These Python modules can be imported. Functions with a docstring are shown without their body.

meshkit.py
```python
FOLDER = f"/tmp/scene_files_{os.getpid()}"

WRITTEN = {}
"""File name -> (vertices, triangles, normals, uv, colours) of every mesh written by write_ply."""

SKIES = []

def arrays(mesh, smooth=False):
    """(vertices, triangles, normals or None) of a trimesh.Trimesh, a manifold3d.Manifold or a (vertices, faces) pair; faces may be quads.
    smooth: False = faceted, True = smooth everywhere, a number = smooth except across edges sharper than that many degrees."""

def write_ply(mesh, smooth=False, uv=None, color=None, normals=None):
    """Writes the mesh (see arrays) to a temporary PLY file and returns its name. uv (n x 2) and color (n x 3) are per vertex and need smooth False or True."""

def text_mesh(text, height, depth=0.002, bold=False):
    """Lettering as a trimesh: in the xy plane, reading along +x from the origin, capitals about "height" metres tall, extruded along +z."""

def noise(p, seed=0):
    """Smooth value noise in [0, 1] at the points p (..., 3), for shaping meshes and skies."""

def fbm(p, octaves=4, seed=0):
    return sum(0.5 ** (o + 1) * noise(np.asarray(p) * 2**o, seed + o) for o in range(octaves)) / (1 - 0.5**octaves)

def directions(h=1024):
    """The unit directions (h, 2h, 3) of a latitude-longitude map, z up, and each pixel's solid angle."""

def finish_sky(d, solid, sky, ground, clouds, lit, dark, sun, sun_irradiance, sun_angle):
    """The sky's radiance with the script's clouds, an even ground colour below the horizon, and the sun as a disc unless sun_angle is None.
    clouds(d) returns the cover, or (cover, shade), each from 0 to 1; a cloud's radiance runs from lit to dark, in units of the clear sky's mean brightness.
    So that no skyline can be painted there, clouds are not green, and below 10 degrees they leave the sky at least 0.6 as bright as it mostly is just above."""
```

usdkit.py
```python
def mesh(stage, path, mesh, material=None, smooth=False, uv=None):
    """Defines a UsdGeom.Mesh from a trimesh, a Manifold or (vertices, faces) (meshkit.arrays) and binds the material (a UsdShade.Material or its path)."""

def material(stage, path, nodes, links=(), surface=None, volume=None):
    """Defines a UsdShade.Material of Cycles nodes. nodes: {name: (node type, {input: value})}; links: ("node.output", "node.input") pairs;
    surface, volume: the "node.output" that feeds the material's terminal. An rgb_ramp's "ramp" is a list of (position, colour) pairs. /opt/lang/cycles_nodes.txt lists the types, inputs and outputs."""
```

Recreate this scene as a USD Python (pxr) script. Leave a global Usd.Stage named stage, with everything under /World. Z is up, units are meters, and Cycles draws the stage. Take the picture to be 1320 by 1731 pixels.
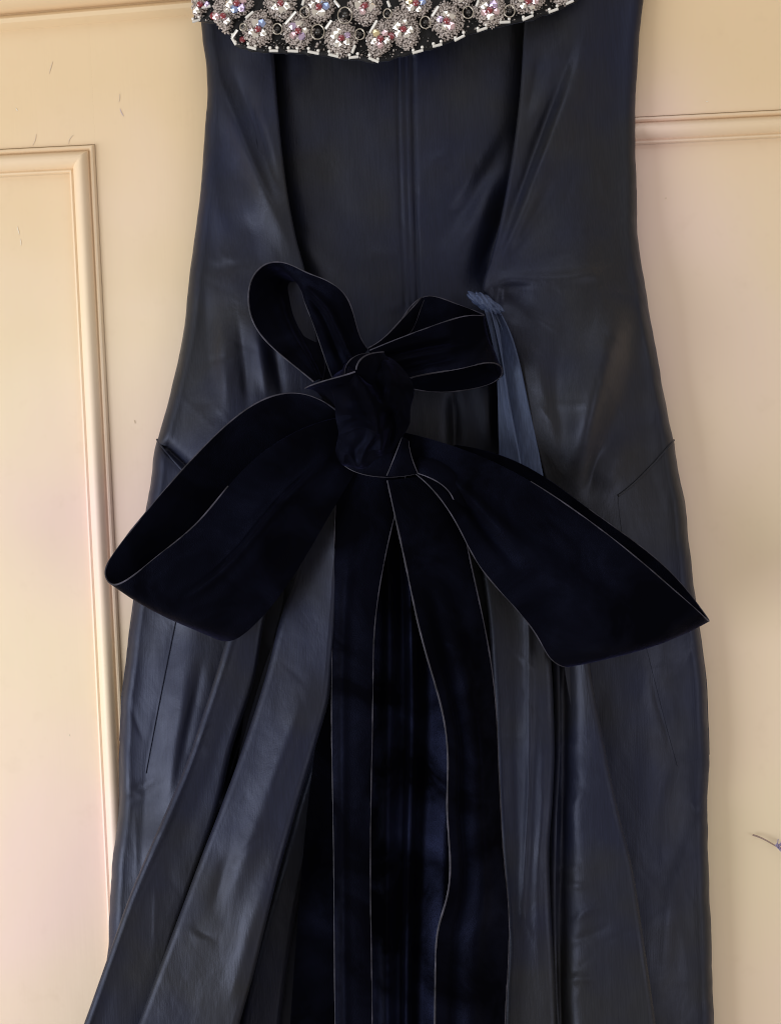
import math
import numpy as np, trimesh, usdkit, meshkit
from scipy.interpolate import PchipInterpolator, CubicSpline
from pxr import Usd, UsdGeom, UsdLux, UsdShade, Gf, Sdf

stage = Usd.Stage.CreateInMemory()
UsdGeom.SetStageUpAxis(stage, UsdGeom.Tokens.z)
UsdGeom.SetStageMetersPerUnit(stage, 1.0)
stage.SetDefaultPrim(UsdGeom.Xform.Define(stage, '/World').GetPrim())
UsdGeom.Scope.Define(stage, '/World/Looks')
rng = np.random.default_rng(7)

# ------------------------------------------------------------------ camera, light, exposure
DIST, WIDE, ROLL = 1.65, 0.792, math.radians(2.9)      # camera to door, metres across the picture at the door, hand-held tilt
CAM = np.array([0.0, -DIST, 1.22])
R_ = np.array([math.cos(ROLL), 0, -math.sin(ROLL)])
U_ = np.array([math.sin(ROLL), 0, math.cos(ROLL)])
F_ = np.array([0.0, 1.0, 0.0])
cam = UsdGeom.Camera.Define(stage, '/World/camera')
m4 = Gf.Matrix4d(1)
for i, a in enumerate((R_, U_, -F_, CAM)):
    m4.SetRow3(i, Gf.Vec3d(*map(float, a)))
cam.AddTransformOp().Set(m4)
cam.CreateHorizontalApertureAttr(36.0)
cam.CreateVerticalApertureAttr(36.0 * 1024 / 780)
cam.CreateFocalLengthAttr(36.0 * DIST / WIDE)
cam.CreateClippingRangeAttr(Gf.Vec2f(0.05, 50))
cam.CreateExposureAttr(0.0)


def rect_light(name, pos, target, w, h, power, color):
    l = UsdLux.RectLight.Define(stage, '/World/' + name)
    pos, target = np.array(pos, float), np.array(target, float)
    z = pos - target; z /= np.linalg.norm(z)
    x = np.cross([0, 0, 1], z); x /= np.linalg.norm(x)
    y = np.cross(z, x)
    m = Gf.Matrix4d(1)
    for i, a in enumerate((x, y, z, pos)):
        m.SetRow3(i, Gf.Vec3d(*map(float, a)))
    l.AddTransformOp().Set(m)
    l.CreateWidthAttr(w); l.CreateHeightAttr(h)
    l.CreateIntensityAttr(power); l.CreateColorAttr(Gf.Vec3f(*color))
    return l


rect_light('window_light', (-2.25, -1.4, 0.58), (-0.1, 0, 0.9), 1.9, 1.5, 7.2, (0.93, 0.965, 1.0))
rect_light('top_fill', (0.1, -1.1, 2.85), (0, 0, 1.3), 1.8, 1.0, 1.15, (0.90, 0.95, 1.0))  # unseen overhead fill, added for the top of the door and cool highlights
rect_light('right_fill', (2.4, -2.4, 0.25), (0.2, 0, 0.7), 1.6, 1.2, 2.8, (0.95, 0.95, 1.0))  # unseen fill added from the right to lighten the lower right door
dome = UsdLux.DomeLight.Define(stage, '/World/room_bounce')
dome.CreateIntensityAttr(0.14); dome.CreateColorAttr(Gf.Vec3f(1.0, 0.88, 0.74))

# ------------------------------------------------------------------ helpers
K = WIDE / 1320 / DIST


def P(px, py, d=0.0):
    """The point seen at photo position (px, py) that stands d metres in front of the door's face."""
    px, py, d = np.broadcast_arrays(np.asarray(px, float), np.asarray(py, float), np.asarray(d, float))
    t = (DIST - d)[..., None]
    return CAM + F_ * t + R_ * ((px - 660) * K)[..., None] * t + U_ * ((865.5 - py) * K)[..., None] * t


used = {}


def path_for(name, parent):
    base = parent if parent else '/World'
    n = used.get((base, name), 0)
    used[(base, name)] = n + 1
    return f'{base}/{name}' + (f'_{n:03d}' if n else '')


def obj(name, mesh, mat, parent=None, smooth=True, label=None, cat=None, group=None, kind=None):
    p = path_for(name, parent)
    m = usdkit.mesh(stage, p, mesh, M[mat] if isinstance(mat, str) else mat, smooth=smooth)
    tag(m.GetPrim(), label, cat, group, kind)
    return p


def tag(prim, label=None, cat=None, group=None, kind=None):
    for k, v in (('label', label), ('category', cat), ('group', group), ('kind', kind)):
        if v:
            prim.SetCustomDataByKey(k, v)


def thing(name, label, cat):
    p = path_for(name, None)
    tag(UsdGeom.Xform.Define(stage, p).GetPrim(), label, cat)
    return p


def curve(pts):
    """x as a smooth function of y through picture points (x, y)."""
    pts = sorted(pts, key=lambda q: q[1])
    y = [q[1] for q in pts]; x = [q[0] for q in pts]
    f = PchipInterpolator(y, x, extrapolate=False)
    s0 = (x[1] - x[0]) / (y[1] - y[0]); s1 = (x[-1] - x[-2]) / (y[-1] - y[-2])

    def g(v):
        v = np.asarray(v, float)
        return np.where(v < y[0], x[0] + s0 * (v - y[0]), np.where(v > y[-1], x[-1] + s1 * (v - y[-1]), np.nan_to_num(f(np.clip(v, y[0], y[-1])))))
    return g


def spline(pts, n, deg=3):
    pts = np.asarray(pts, float)
    if len(pts) < 3:
        t = np.linspace(0, 1, n)[:, None]
        return pts[0] * (1 - t) + pts[-1] * t
    s = np.r_[0, np.cumsum(np.maximum(np.linalg.norm(np.diff(pts[:, :2], axis=0), axis=1) ** 0.6, 1e-3))]
    return PchipInterpolator(s, pts)(np.linspace(0, s[-1], n)) if deg == 1 else CubicSpline(s, pts)(np.linspace(0, s[-1], n))


def ridge(X, Y, pts, amp, wl, wr=None, sharp=False, fade=(0.42, 0.42)):
    """Height of a fold that runs along the picture points: amp metres, falling off over wl px on its left and wr px on its right."""
    wr = wr or wl
    c = spline(pts, 40, 1)
    t = np.linspace(0, 1, 40)
    best = np.full(X.shape, 1e9); side = np.zeros(X.shape); along = np.zeros(X.shape)
    for i in range(39):
        a, b = c[i, :2], c[i + 1, :2]
        e = b - a; L2 = e @ e
        s = np.clip(((X - a[0]) * e[0] + (Y - a[1]) * e[1]) / L2, 0, 1)
        dx, dy = X - a[0] - s * e[0], Y - a[1] - s * e[1]
        q = dx * dx + dy * dy
        w = q < best
        best = np.where(w, q, best)
        side = np.where(w, e[0] * dy - e[1] * dx, side)       # > 0: on the left of a path that runs down the picture
        along = np.where(w, t[i] + s / 39, along)
    r = np.sqrt(best)
    width = 1.25 * np.where(side > 0, wl, wr)
    width = width * (0.8 + 0.5 * meshkit.noise(np.stack([X / 60, Y / 60, 0 * X], -1), int(abs(pts[0][0]))))
    prof = np.exp(-r / width) if sharp else 1 / (1 + (r / width) ** 2) ** 2
    f0, f1 = fade
    k = np.ones(X.shape)
    if f0: k = k * np.clip(along / f0, 0, 1)
    if f1: k = k * np.clip((1 - along) / f1, 0, 1)
    k = k * k * (3 - 2 * k)
    return 0.8 * amp * prof * k


def grid_mesh(V, close=False):
    n, m = V.shape[:2]
    idx = np.arange(n * m).reshape(n, m)
    q = np.stack([idx[:-1, :-1], idx[1:, :-1], idx[1:, 1:], idx[:-1, 1:]], -1).reshape(-1, 4)
    return V.reshape(-1, 3), q


def cloth(x0, x1, ytop, ybot, dfun, nx, ny, left='fold', right='fold', r=0.004, wsil=40, back=0.010, under=34):
    """A piece of cloth between two picture curves. Edge kinds: 'fold' rolls under, 'side' curves back towards the door, 'raw' just ends."""
    v = np.linspace(0, 1, ny)[:, None]
    rpx = r / (WIDE / 1320)
    # columns: (x offset rule) collected per row
    u = np.linspace(0, 1, nx)[None, :]
    yt = ytop if callable(ytop) else (lambda uu: np.full(np.shape(uu), float(ytop)))
    yb = ybot if callable(ybot) else (lambda uu: np.full(np.shape(uu), float(ybot)))
    Y = yt(u) * (1 - v) + yb(u) * v
    XL, XR = x0(Y), x1(Y)
    gap = np.maximum(XR - XL, 2)
    il = {'fold': np.minimum(rpx, gap * .3), 'side': np.minimum(wsil, gap * .45), 'raw': 0 * gap}[left]
    ir = {'fold': np.minimum(rpx, gap * .3), 'side': np.minimum(wsil, gap * .45), 'raw': 0 * gap}[right]
    X = (XL + il) * (1 - u) + (XR - ir) * u
    D = dfun(X, Y)
    cols_x, cols_y, cols_d = [X], [Y], [D]

    def edge(kind, sgn, xc, yc, inset, dc):
        ex, ey, ed = [], [], []
        if kind == 'fold':
            for th in np.linspace(0, np.pi, 9)[1:]:
                ex.append(xc + sgn * inset * np.sin(th)); ey.append(yc); ed.append(dc - r + r * np.cos(th))
            for t in (0.3, 1.0):
                ex.append(xc - sgn * under * t); ey.append(yc); ed.append(dc - 2 * r - 0.001 * t)
        elif kind == 'side':
            for th in np.linspace(0, np.pi / 2, 14)[1:]:
                ex.append(xc + sgn * inset * np.sin(th)); ey.append(yc); ed.append(back + (dc - back) * np.cos(th) ** 0.8)
            ex.append(xc - sgn * 20); ey.append(yc); ed.append(np.full_like(dc, back - .004))
        return ex, ey, ed
    ex, ey, ed = edge(left, -1, X[:, 0], Y[:, 0], il[:, 0], D[:, 0])
    fx, fy, fd = edge(right, 1, X[:, -1], Y[:, -1], ir[:, -1], D[:, -1])

    def cat(e, mid, f):
        return np.concatenate(([np.stack(e[::-1], 1)] if e else []) + [mid] + ([np.stack(f, 1)] if f else []), 1)
    return grid_mesh(P(cat(ex, X, fx), cat(ey, Y, fy), cat(ed, D, fd)))


def tube(pts, r, sides=8, caps=True):
    pts = np.asarray(pts, float)
    T = np.gradient(pts, axis=0); T /= np.maximum(np.linalg.norm(T, axis=1, keepdims=True), 1e-12)
    ref = np.array([0.3, -0.9, 0.2]); ref /= np.linalg.norm(ref)
    A = np.cross(T, ref); A /= np.maximum(np.linalg.norm(A, axis=1, keepdims=True), 1e-9)
    B = np.cross(T, A)
    r = np.broadcast_to(r, len(pts))[:, None]
    ang = np.linspace(0, 2 * np.pi, sides, endpoint=False)
    ring = [pts + r * (A * math.cos(a) + B * math.sin(a)) for a in ang]
    V = np.stack(ring + [ring[0]], 1)
    v, q = grid_mesh(V)
    f = np.vstack([q[:, [0, 1, 2]], q[:, [0, 2, 3]]])
    if caps:
        n, m = V.shape[:2]
        vv = np.vstack([v, pts[:1], pts[-1:]])
        a, b = len(v), len(v) + 1
        f = np.vstack([f] + [[[a, i + 1, i]] for i in range(m - 1)] + [[[b, (n - 1) * m + i, (n - 1) * m + i + 1]] for i in range(m - 1)])
        return trimesh.Trimesh(vv, f, process=False)
    return trimesh.Trimesh(v, f, process=False)


def cat_mesh(ms):
    return trimesh.util.concatenate(ms)


# ------------------------------------------------------------------ materials
M = {}


def mat(name, nodes, links, surface):
    M[name] = usdkit.material(stage, '/World/Looks/' + name, nodes, links, surface=surface)


# aged cream gloss paint: slightly uneven colour, brush marks along x or z, tiny pits
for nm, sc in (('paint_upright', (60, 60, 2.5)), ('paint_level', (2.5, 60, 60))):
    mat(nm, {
        'g': ('geometry', {}),
        'tone': ('noise_texture', {'scale': 3.1, 'detail': 2.5, 'roughness': 0.45, 'distortion': 0.3}),
        'toner': ('rgb_ramp', {'ramp': [(0.36, (0.83, 0.645, 0.585)), (0.46, (0.83, 0.67, 0.545)), (0.56, (0.83, 0.685, 0.52)), (0.68, (0.82, 0.695, 0.505))]}),
        'sep': ('separate_xyz', {}),
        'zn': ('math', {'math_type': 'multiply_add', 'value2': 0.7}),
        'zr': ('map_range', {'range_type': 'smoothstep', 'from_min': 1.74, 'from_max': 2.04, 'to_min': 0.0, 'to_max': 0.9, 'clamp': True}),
        'warm_lit': ('mix_color', {'b': (0.775, 0.59, 0.365)}),  # tan rising with height: the warmer light at the top, put into the colour
        'mark': ('noise_texture', {'scale': 34.0, 'detail': 5.0, 'roughness': 0.65}),
        'markr': ('rgb_ramp', {'ramp': [(0.0, (0.80, 0.78, 0.74)), (0.30, (0.97, 0.965, 0.955)), (0.42, (1, 1, 1)), (1, (1, 1, 1))]}),
        'mul': ('mix_color', {'blend_type': 'multiply', 'fac': 0.8}),
        'map': ('mapping', {'scale': sc}),
        'brush': ('noise_texture', {'scale': 5.0, 'detail': 3.0}),
        'pit': ('noise_texture', {'scale': 260.0, 'detail': 2.0}),
        'lump': ('noise_texture', {'scale': 16.0, 'detail': 2.0}),
        'b1': ('bump', {'strength': 0.045, 'distance': 0.0015}),
        'b2': ('bump', {'strength': 0.06, 'distance': 0.0006}),
        'b3': ('bump', {'strength': 0.12, 'distance': 0.006}),
        'p': ('principled_bsdf', {'roughness': 0.42, 'specular_ior_level': 0.35}),
    }, [('g.position', 'tone.vector'), ('g.position', 'mark.vector'), ('g.position', 'map.vector'), ('map.vector', 'brush.vector'), ('g.position', 'pit.vector'), ('g.position', 'lump.vector'),
        ('tone.fac', 'toner.fac'), ('mark.fac', 'markr.fac'), ('g.position', 'sep.vector'), ('tone.fac', 'zn.value1'), ('sep.z', 'zn.value3'), ('zn.value', 'zr.value'), ('zr.result', 'warm_lit.fac'), ('toner.color', 'warm_lit.a'), ('warm_lit.result', 'mul.a'), ('markr.color', 'mul.b'), ('mul.result', 'p.base_color'),
        ('brush.fac', 'b1.height'), ('pit.fac', 'b2.height'), ('lump.fac', 'b3.height'), ('b1.normal', 'b2.normal'), ('b2.normal', 'b3.normal'), ('b3.normal', 'p.normal')], 'p.BSDF')
mat('chip_white', {'p': ('principled_bsdf', {'base_color': (0.88, 0.80, 0.68), 'roughness': 0.7})}, [], 'p.BSDF')
mat('chip_mauve', {'p': ('principled_bsdf', {'base_color': (0.60, 0.48, 0.52), 'roughness': 0.7})}, [], 'p.BSDF')
mat('scratch', {'p': ('principled_bsdf', {'base_color': (0.68, 0.55, 0.41), 'roughness': 0.8})}, [], 'p.BSDF')


def satin(name, base, base2, rough, tint, spec=0.5, weave=0.6, crease=0.42):
    mat(name, {
        'g': ('geometry', {}),
        'n': ('noise_texture', {'scale': 6.0, 'detail': 3.0, 'roughness': 0.6}),
        'r': ('rgb_ramp', {'ramp': [(0.40, base), (0.60, base2)]}),
        'rr': ('rgb_ramp', {'ramp': [(0.35, (rough - .07,) * 3), (0.65, (rough + .10,) * 3)]}),
        'thr': ('rgb_ramp', {'ramp': [(0.3, (0.80, 0.80, 0.80)), (0.7, (1.2, 1.2, 1.2))]}),
        'mul': ('mix_color', {'blend_type': 'multiply', 'fac': 1.0, 'use_clamp': False}),
        'w': ('noise_texture', {'scale': 800.0, 'detail': 3.0}),
        'map3': ('mapping', {'scale': (1.0, 1.0, 0.04)}),
        'th': ('noise_texture', {'scale': 900.0, 'detail': 1.0}),
        'b': ('bump', {'strength': weave * .35, 'distance': 0.0003}),
        'b3': ('bump', {'strength': weave * .6, 'distance': 0.0003}),
        'map2': ('mapping', {'scale': (1.0, 1.0, 0.55), 'rotation': (0.0, 0.5, 0.0)}),
        'c': ('noise_texture', {'scale': 22.0, 'detail': 5.0, 'roughness': 0.55, 'distortion': 0.8}),
        'cr': ('noise_texture', {'scale': 13.0, 'detail': 3.0, 'roughness': 0.5, 'distortion': 1.2, 'type': 'ridged_multifractal'}),
        'b2': ('bump', {'strength': crease, 'distance': 0.003}),
        'b4': ('bump', {'strength': crease * .35, 'distance': 0.002}),
        'p': ('principled_bsdf', {'roughness': rough, 'specular_ior_level': spec, 'specular_tint': tint, 'sheen_weight': 0.05, 'sheen_roughness': 0.4, 'sheen_tint': (0.5, 0.56, 0.85)}),
    }, [('g.position', 'n.vector'), ('n.fac', 'r.fac'), ('r.color', 'mul.a'), ('th.fac', 'thr.fac'), ('thr.color', 'mul.b'), ('mul.result', 'p.base_color'), ('c.fac', 'rr.fac'), ('rr.color', 'p.roughness'), ('g.position', 'w.vector'), ('w.fac', 'b.height'), ('g.position', 'map3.vector'), ('map3.vector', 'th.vector'), ('th.fac', 'b3.height'),
        ('g.position', 'map2.vector'), ('map2.vector', 'c.vector'), ('map2.vector', 'cr.vector'), ('c.fac', 'b2.height'), ('cr.fac', 'b4.height'),
        ('b.normal', 'b3.normal'), ('b3.normal', 'b2.normal'), ('b2.normal', 'b4.normal'), ('b4.normal', 'p.normal')], 'p.BSDF')


satin('satin', (0.0118, 0.0116, 0.0118), (0.0060, 0.0074, 0.0200), 0.49, (0.66, 0.72, 1.0), 0.43)
satin('satin_wrong_side', (0.050, 0.068, 0.135), (0.036, 0.050, 0.115), 0.5, (0.8, 0.9, 1.0), 0.4)
satin('band_cloth', (0.010, 0.010, 0.012), (0.010, 0.010, 0.012), 0.6, (1, 1, 1), 0.3)
for nm, hi in (('velvet', 0.10), ('velvet_brushed', 0.36)):
    mat(nm, {
        'g': ('geometry', {}),
        'n': ('noise_texture', {'scale': 1100.0, 'detail': 2.0}),
        'm': ('noise_texture', {'scale': 14.0, 'detail': 4.0, 'roughness': 0.6, 'distortion': 0.6}),
        'mr': ('rgb_ramp', {'ramp': [(0.38, (0.01, 0.01, 0.01)), (0.62, (hi, hi, hi)), (0.75, (2 * hi, 2 * hi, 2 * hi))]}),
        'b': ('bump', {'strength': 0.7, 'distance': 0.0008}),
        'b2': ('bump', {'strength': 0.35, 'distance': 0.004}),
        'p': ('principled_bsdf', {'base_color': (0.0014, 0.0014, 0.0026), 'roughness': 0.5, 'specular_tint': (0.26, 0.33, 0.88), 'sheen_weight': 0.16, 'sheen_roughness': 0.3, 'sheen_tint': (0.16, 0.17, 0.5)}),
    }, [('g.position', 'n.vector'), ('g.position', 'm.vector'), ('m.fac', 'mr.fac'), ('mr.color', 'p.specular_ior_level'), ('n.fac', 'b.height'), ('m.fac', 'b2.height'), ('b.normal', 'b2.normal'), ('b2.normal', 'p.normal')], 'p.BSDF')
mat('selvedge', {
    'g': ('geometry', {}),
    'n': ('noise_texture', {'scale': 45.0, 'detail': 4.0, 'roughness': 0.7}),
    'r': ('rgb_ramp', {'ramp': [(0.32, (0.005, 0.005, 0.009)), (0.52, (0.032, 0.031, 0.048)), (0.72, (0.080, 0.077, 0.112))]}),
    'p': ('principled_bsdf', {'roughness': 0.6, 'specular_ior_level': 0.3}),
}, [('g.position', 'n.vector'), ('n.fac', 'r.fac'), ('r.color', 'p.base_color')], 'p.BSDF')
mat('silver', {'p': ('principled_bsdf', {'base_color': (0.84, 0.83, 0.80), 'metallic': 0.25, 'roughness': 0.22, 'coat_weight': 0.6})}, [], 'p.BSDF')
mat('silver_dull', {'p': ('principled_bsdf', {'base_color': (0.50, 0.46, 0.40), 'metallic': 1.0, 'roughness': 0.35})}, [], 'p.BSDF')
mat('pearl_bead', {'p': ('principled_bsdf', {'base_color': (0.82, 0.80, 0.76), 'roughness': 0.15, 'coat_weight': 0.5})}, [], 'p.BSDF')
mat('dark_bead', {'p': ('principled_bsdf', {'base_color': (0.02, 0.018, 0.018), 'roughness': 0.1, 'coat_weight': 1.0})}, [], 'p.BSDF')
mat('smoke_bead', {
    'g': ('geometry', {}),
    'n': ('white_noise_texture', {'dimensions': '1D'}),
    'r': ('rgb_ramp', {'ramp': [(0, (0.27, 0.225, 0.21)), (0.35, (0.41, 0.35, 0.325)), (0.85, (0.54, 0.48, 0.455)), (1, (0.95, 0.91, 0.89))]}),
    'p': ('principled_bsdf', {'roughness': 0.12, 'specular_ior_level': 0.7, 'coat_weight': 0.6}),
}, [('g.random_per_island', 'n.w'), ('n.value', 'r.fac'), ('r.color', 'p.base_color')], 'p.BSDF')
mat('ruby', {'p': ('principled_bsdf', {'base_color': (0.22, 0.006, 0.022), 'roughness': 0.06, 'specular_ior_level': 1.0, 'coat_weight': 1.0})}, [], 'p.BSDF')
for nm, c in (('gem_clear', (0.95, 0.93, 0.90)), ('gem_rose', (0.92, 0.68, 0.76)), ('gem_gold', (0.97, 0.84, 0.52)), ('gem_blue', (0.42, 0.55, 0.97)), ('gem_mauve', (0.72, 0.60, 0.92))):
    mat(nm, {'p': ('principled_bsdf', {'base_color': c, 'metallic': 0.85, 'roughness': 0.10, 'coat_weight': 1.0})}, [], 'p.BSDF')
mat('stalk', {'p': ('principled_bsdf', {'base_color': (0.33, 0.24, 0.205), 'roughness': 0.8})}, [], 'p.BSDF')
mat('tuft', {'p': ('principled_bsdf', {'base_color': (0.36, 0.31, 0.48), 'roughness': 0.9})}, [], 'p.BSDF')

# ------------------------------------------------------------------ the door
door = thing('panelled_door', 'cream painted aged panelled door with moulded panels behind the hanging dress', 'door')
MW = 0.0275                                     # moulding width
c = P(np.array([161, 1073]), np.array([247, 193]))
XL_OUT, Z_TOP = c[0, 0], (c[0, 2] + c[1, 2]) / 2    # right outer edge of the left panel's moulding, top outer edge of both
XR_OUT = P(368, 250)[0]
LX0, RX1 = XL_OUT - 0.62, XR_OUT + 0.62
ZB = 0.42
zu = P(0, 53)[2]


def box(x0, x1, y0, y1, z0, z1, bev=0.00006):
    from manifold3d import Manifold
    s = []
    for a in (x0 + bev, x1 - bev):
        for b in (y0 + bev, y1 - bev):
            for cc in (z0 + bev, z1 - bev):
                s.append(Manifold.sphere(bev, 8).translate([a, b, cc]))
    return Manifold.batch_hull(s)


TH = 0.04
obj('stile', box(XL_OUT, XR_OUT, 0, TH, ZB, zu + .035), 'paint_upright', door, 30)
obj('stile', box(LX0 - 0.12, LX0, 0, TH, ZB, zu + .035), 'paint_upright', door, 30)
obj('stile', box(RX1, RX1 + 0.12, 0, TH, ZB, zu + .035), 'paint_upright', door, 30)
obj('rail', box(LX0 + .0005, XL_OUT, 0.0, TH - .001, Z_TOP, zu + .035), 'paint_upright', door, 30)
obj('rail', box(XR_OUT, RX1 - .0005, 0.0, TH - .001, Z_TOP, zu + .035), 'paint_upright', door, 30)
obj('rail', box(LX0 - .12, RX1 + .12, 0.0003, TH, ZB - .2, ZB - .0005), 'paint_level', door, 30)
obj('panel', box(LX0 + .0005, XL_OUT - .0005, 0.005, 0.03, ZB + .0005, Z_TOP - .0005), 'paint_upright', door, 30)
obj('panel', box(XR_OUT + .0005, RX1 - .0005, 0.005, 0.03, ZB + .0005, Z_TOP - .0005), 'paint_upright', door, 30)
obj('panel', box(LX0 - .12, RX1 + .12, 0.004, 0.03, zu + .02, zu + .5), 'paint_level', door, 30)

# profile across the moulding: s = 0 at the panel side, MW at the outer edge; second value is height in front of the stile's face
PROF = [(0, -0.0045), (0, -0.0005), (0.0006, 0.0012), (0.0020, 0.0018), (0.0034, 0.0010), (0.0040, 0.0006), (0.0052, 0.0046), (0.0072, 0.0078), (0.0100, 0.0100), (0.0130, 0.0108), (0.0158, 0.0098),
        (0.0182, 0.0074), (0.0200, 0.0040), (0.0208, 0.0012), (0.0215, 0.0010), (0.0222, 0.0036), (0.0236, 0.0050), (0.0252, 0.0044), (0.0262, 0.0024), (0.0268, 0.0002), (0.0272, -0.0006)]
PROF_S = np.array(PROF); PROF_S = np.c_[PROF_S[:, 0], PROF_S[:, 1]]


def moulding(a, b, inward, mitre0, mitre1, scale=1.0, n=160):
    """A moulding along the outer edge a-b (x, z); inward: unit vector towards the panel; mitre: how the ends are cut."""
    a, b, inward = (np.asarray(q, float) for q in (a, b, inward))
    e = (b - a) / np.linalg.norm(b - a); L = np.linalg.norm(b - a)
    V = np.zeros((n, len(PROF_S), 3))
    for j, (s, hgt) in enumerate(PROF_S):
        off = (MW - s) * scale
        s0, s1 = mitre0 * off, L - mitre1 * off
        t = np.linspace(s0, s1, n)[:, None]
        xz = a + e * t + inward * off
        wob = 0.0004 * (meshkit.fbm(np.c_[t * 22, np.full((n, 1), j * .15), np.full((n, 1), a[0] * 9)], 3) - .5)
        V[:, j, 0], V[:, j, 2] = xz[:, 0], xz[:, 1]
        V[:, j, 1] = -(hgt * scale) - wob * (0.3 + hgt * 100)
    return grid_mesh(V)


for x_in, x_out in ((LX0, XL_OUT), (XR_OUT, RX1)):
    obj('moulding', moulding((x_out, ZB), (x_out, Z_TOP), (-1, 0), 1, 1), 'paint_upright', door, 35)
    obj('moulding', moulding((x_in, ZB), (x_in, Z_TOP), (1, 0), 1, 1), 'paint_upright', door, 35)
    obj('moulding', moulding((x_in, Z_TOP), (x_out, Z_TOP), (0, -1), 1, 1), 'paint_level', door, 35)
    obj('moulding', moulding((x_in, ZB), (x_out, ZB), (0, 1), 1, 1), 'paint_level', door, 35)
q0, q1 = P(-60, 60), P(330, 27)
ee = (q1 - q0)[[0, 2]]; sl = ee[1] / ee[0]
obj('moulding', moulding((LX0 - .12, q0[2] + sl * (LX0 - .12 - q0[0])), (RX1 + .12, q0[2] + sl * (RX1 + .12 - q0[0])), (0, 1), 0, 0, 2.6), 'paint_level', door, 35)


def chip(pts, mname, off=0.0004, y=0.0):
    """A flake or scratch: a short thin stroke lying on the paint."""
    c_ = spline([(*p, 0) for p in pts], 8)
    w = P(c_[:, 0], c_[:, 1], 0.0) - F_ * (off - y)
    t = tube(w, 0.00045 * np.sin(np.linspace(.25, np.pi - .25, 8)) ** .6, 6)
    t.vertices[:, 1] = (t.vertices[:, 1] - w[0, 1]) * 0.3 + w[0, 1]
    obj('paint_chip' if mname != 'scratch' else 'scratch', t, mname, door)


PY = 0.005
chip([(27, 381), (29, 388), (31, 395)], 'chip_white', y=PY); chip([(32, 402), (33.5, 408), (33.5, 413)], 'chip_white', y=PY)
chip([(27, 182), (28.5, 185), (30, 187)], 'chip_white'); chip([(1193, 171), (1197, 171.5)], 'chip_white', y=0)
chip([(203, 183), (205, 189), (209, 196)], 'chip_mauve'); chip([(201, 172), (202, 165), (202, 158)], 'scratch')
chip([(83, 124), (86, 113), (89, 103)], 'scratch'); chip([(55, 246), (59, 237), (61, 226)], 'scratch'); chip([(116, 243), (118, 234), (124, 228)], 'scratch')
chip([(227, 710), (228.5, 716)], 'scratch'); chip([(115, 1243), (116, 1246)], 'chip_white', y=PY)
chip([(1125, 333), (1128, 333)], 'scratch', y=PY)

# ------------------------------------------------------------------ the dress
dress = thing('evening_dress', 'dark navy satin evening dress with jewelled waistband hanging against the door', 'dress')
SIL_L0 = curve([(331, -80), (336, 0), (342, 60), (349, 110), (351, 160), (345, 230), (341, 300), (333, 370), (326, 420), (318, 490), (310, 560), (298, 620), (287, 670), (268, 738), (262, 765), (255, 815), (245, 880), (234, 960),
               (224, 1030), (213, 1120), (205, 1200), (201, 1290), (201, 1350), (197, 1400), (190, 1460), (186, 1530), (182, 1610), (176, 1650), (163, 1690), (142, 1731), (120, 1790)])
SIL_R0 = curve([(1100, -80), (1088, 0), (1082, 50), (1077, 110), (1073, 190), (1074, 240), (1076, 320), (1077, 380), (1081, 430), (1090, 480), (1100, 540), (1112, 610), (1126, 690), (1138, 742), (1144, 790), (1156, 850), (1166, 940), (1178, 1040),
               (1190, 1120), (1196, 1200), (1199, 1290), (1196, 1350), (1196, 1420), (1199, 1500), (1203, 1600), (1205, 1690), (1210, 1790)])
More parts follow.
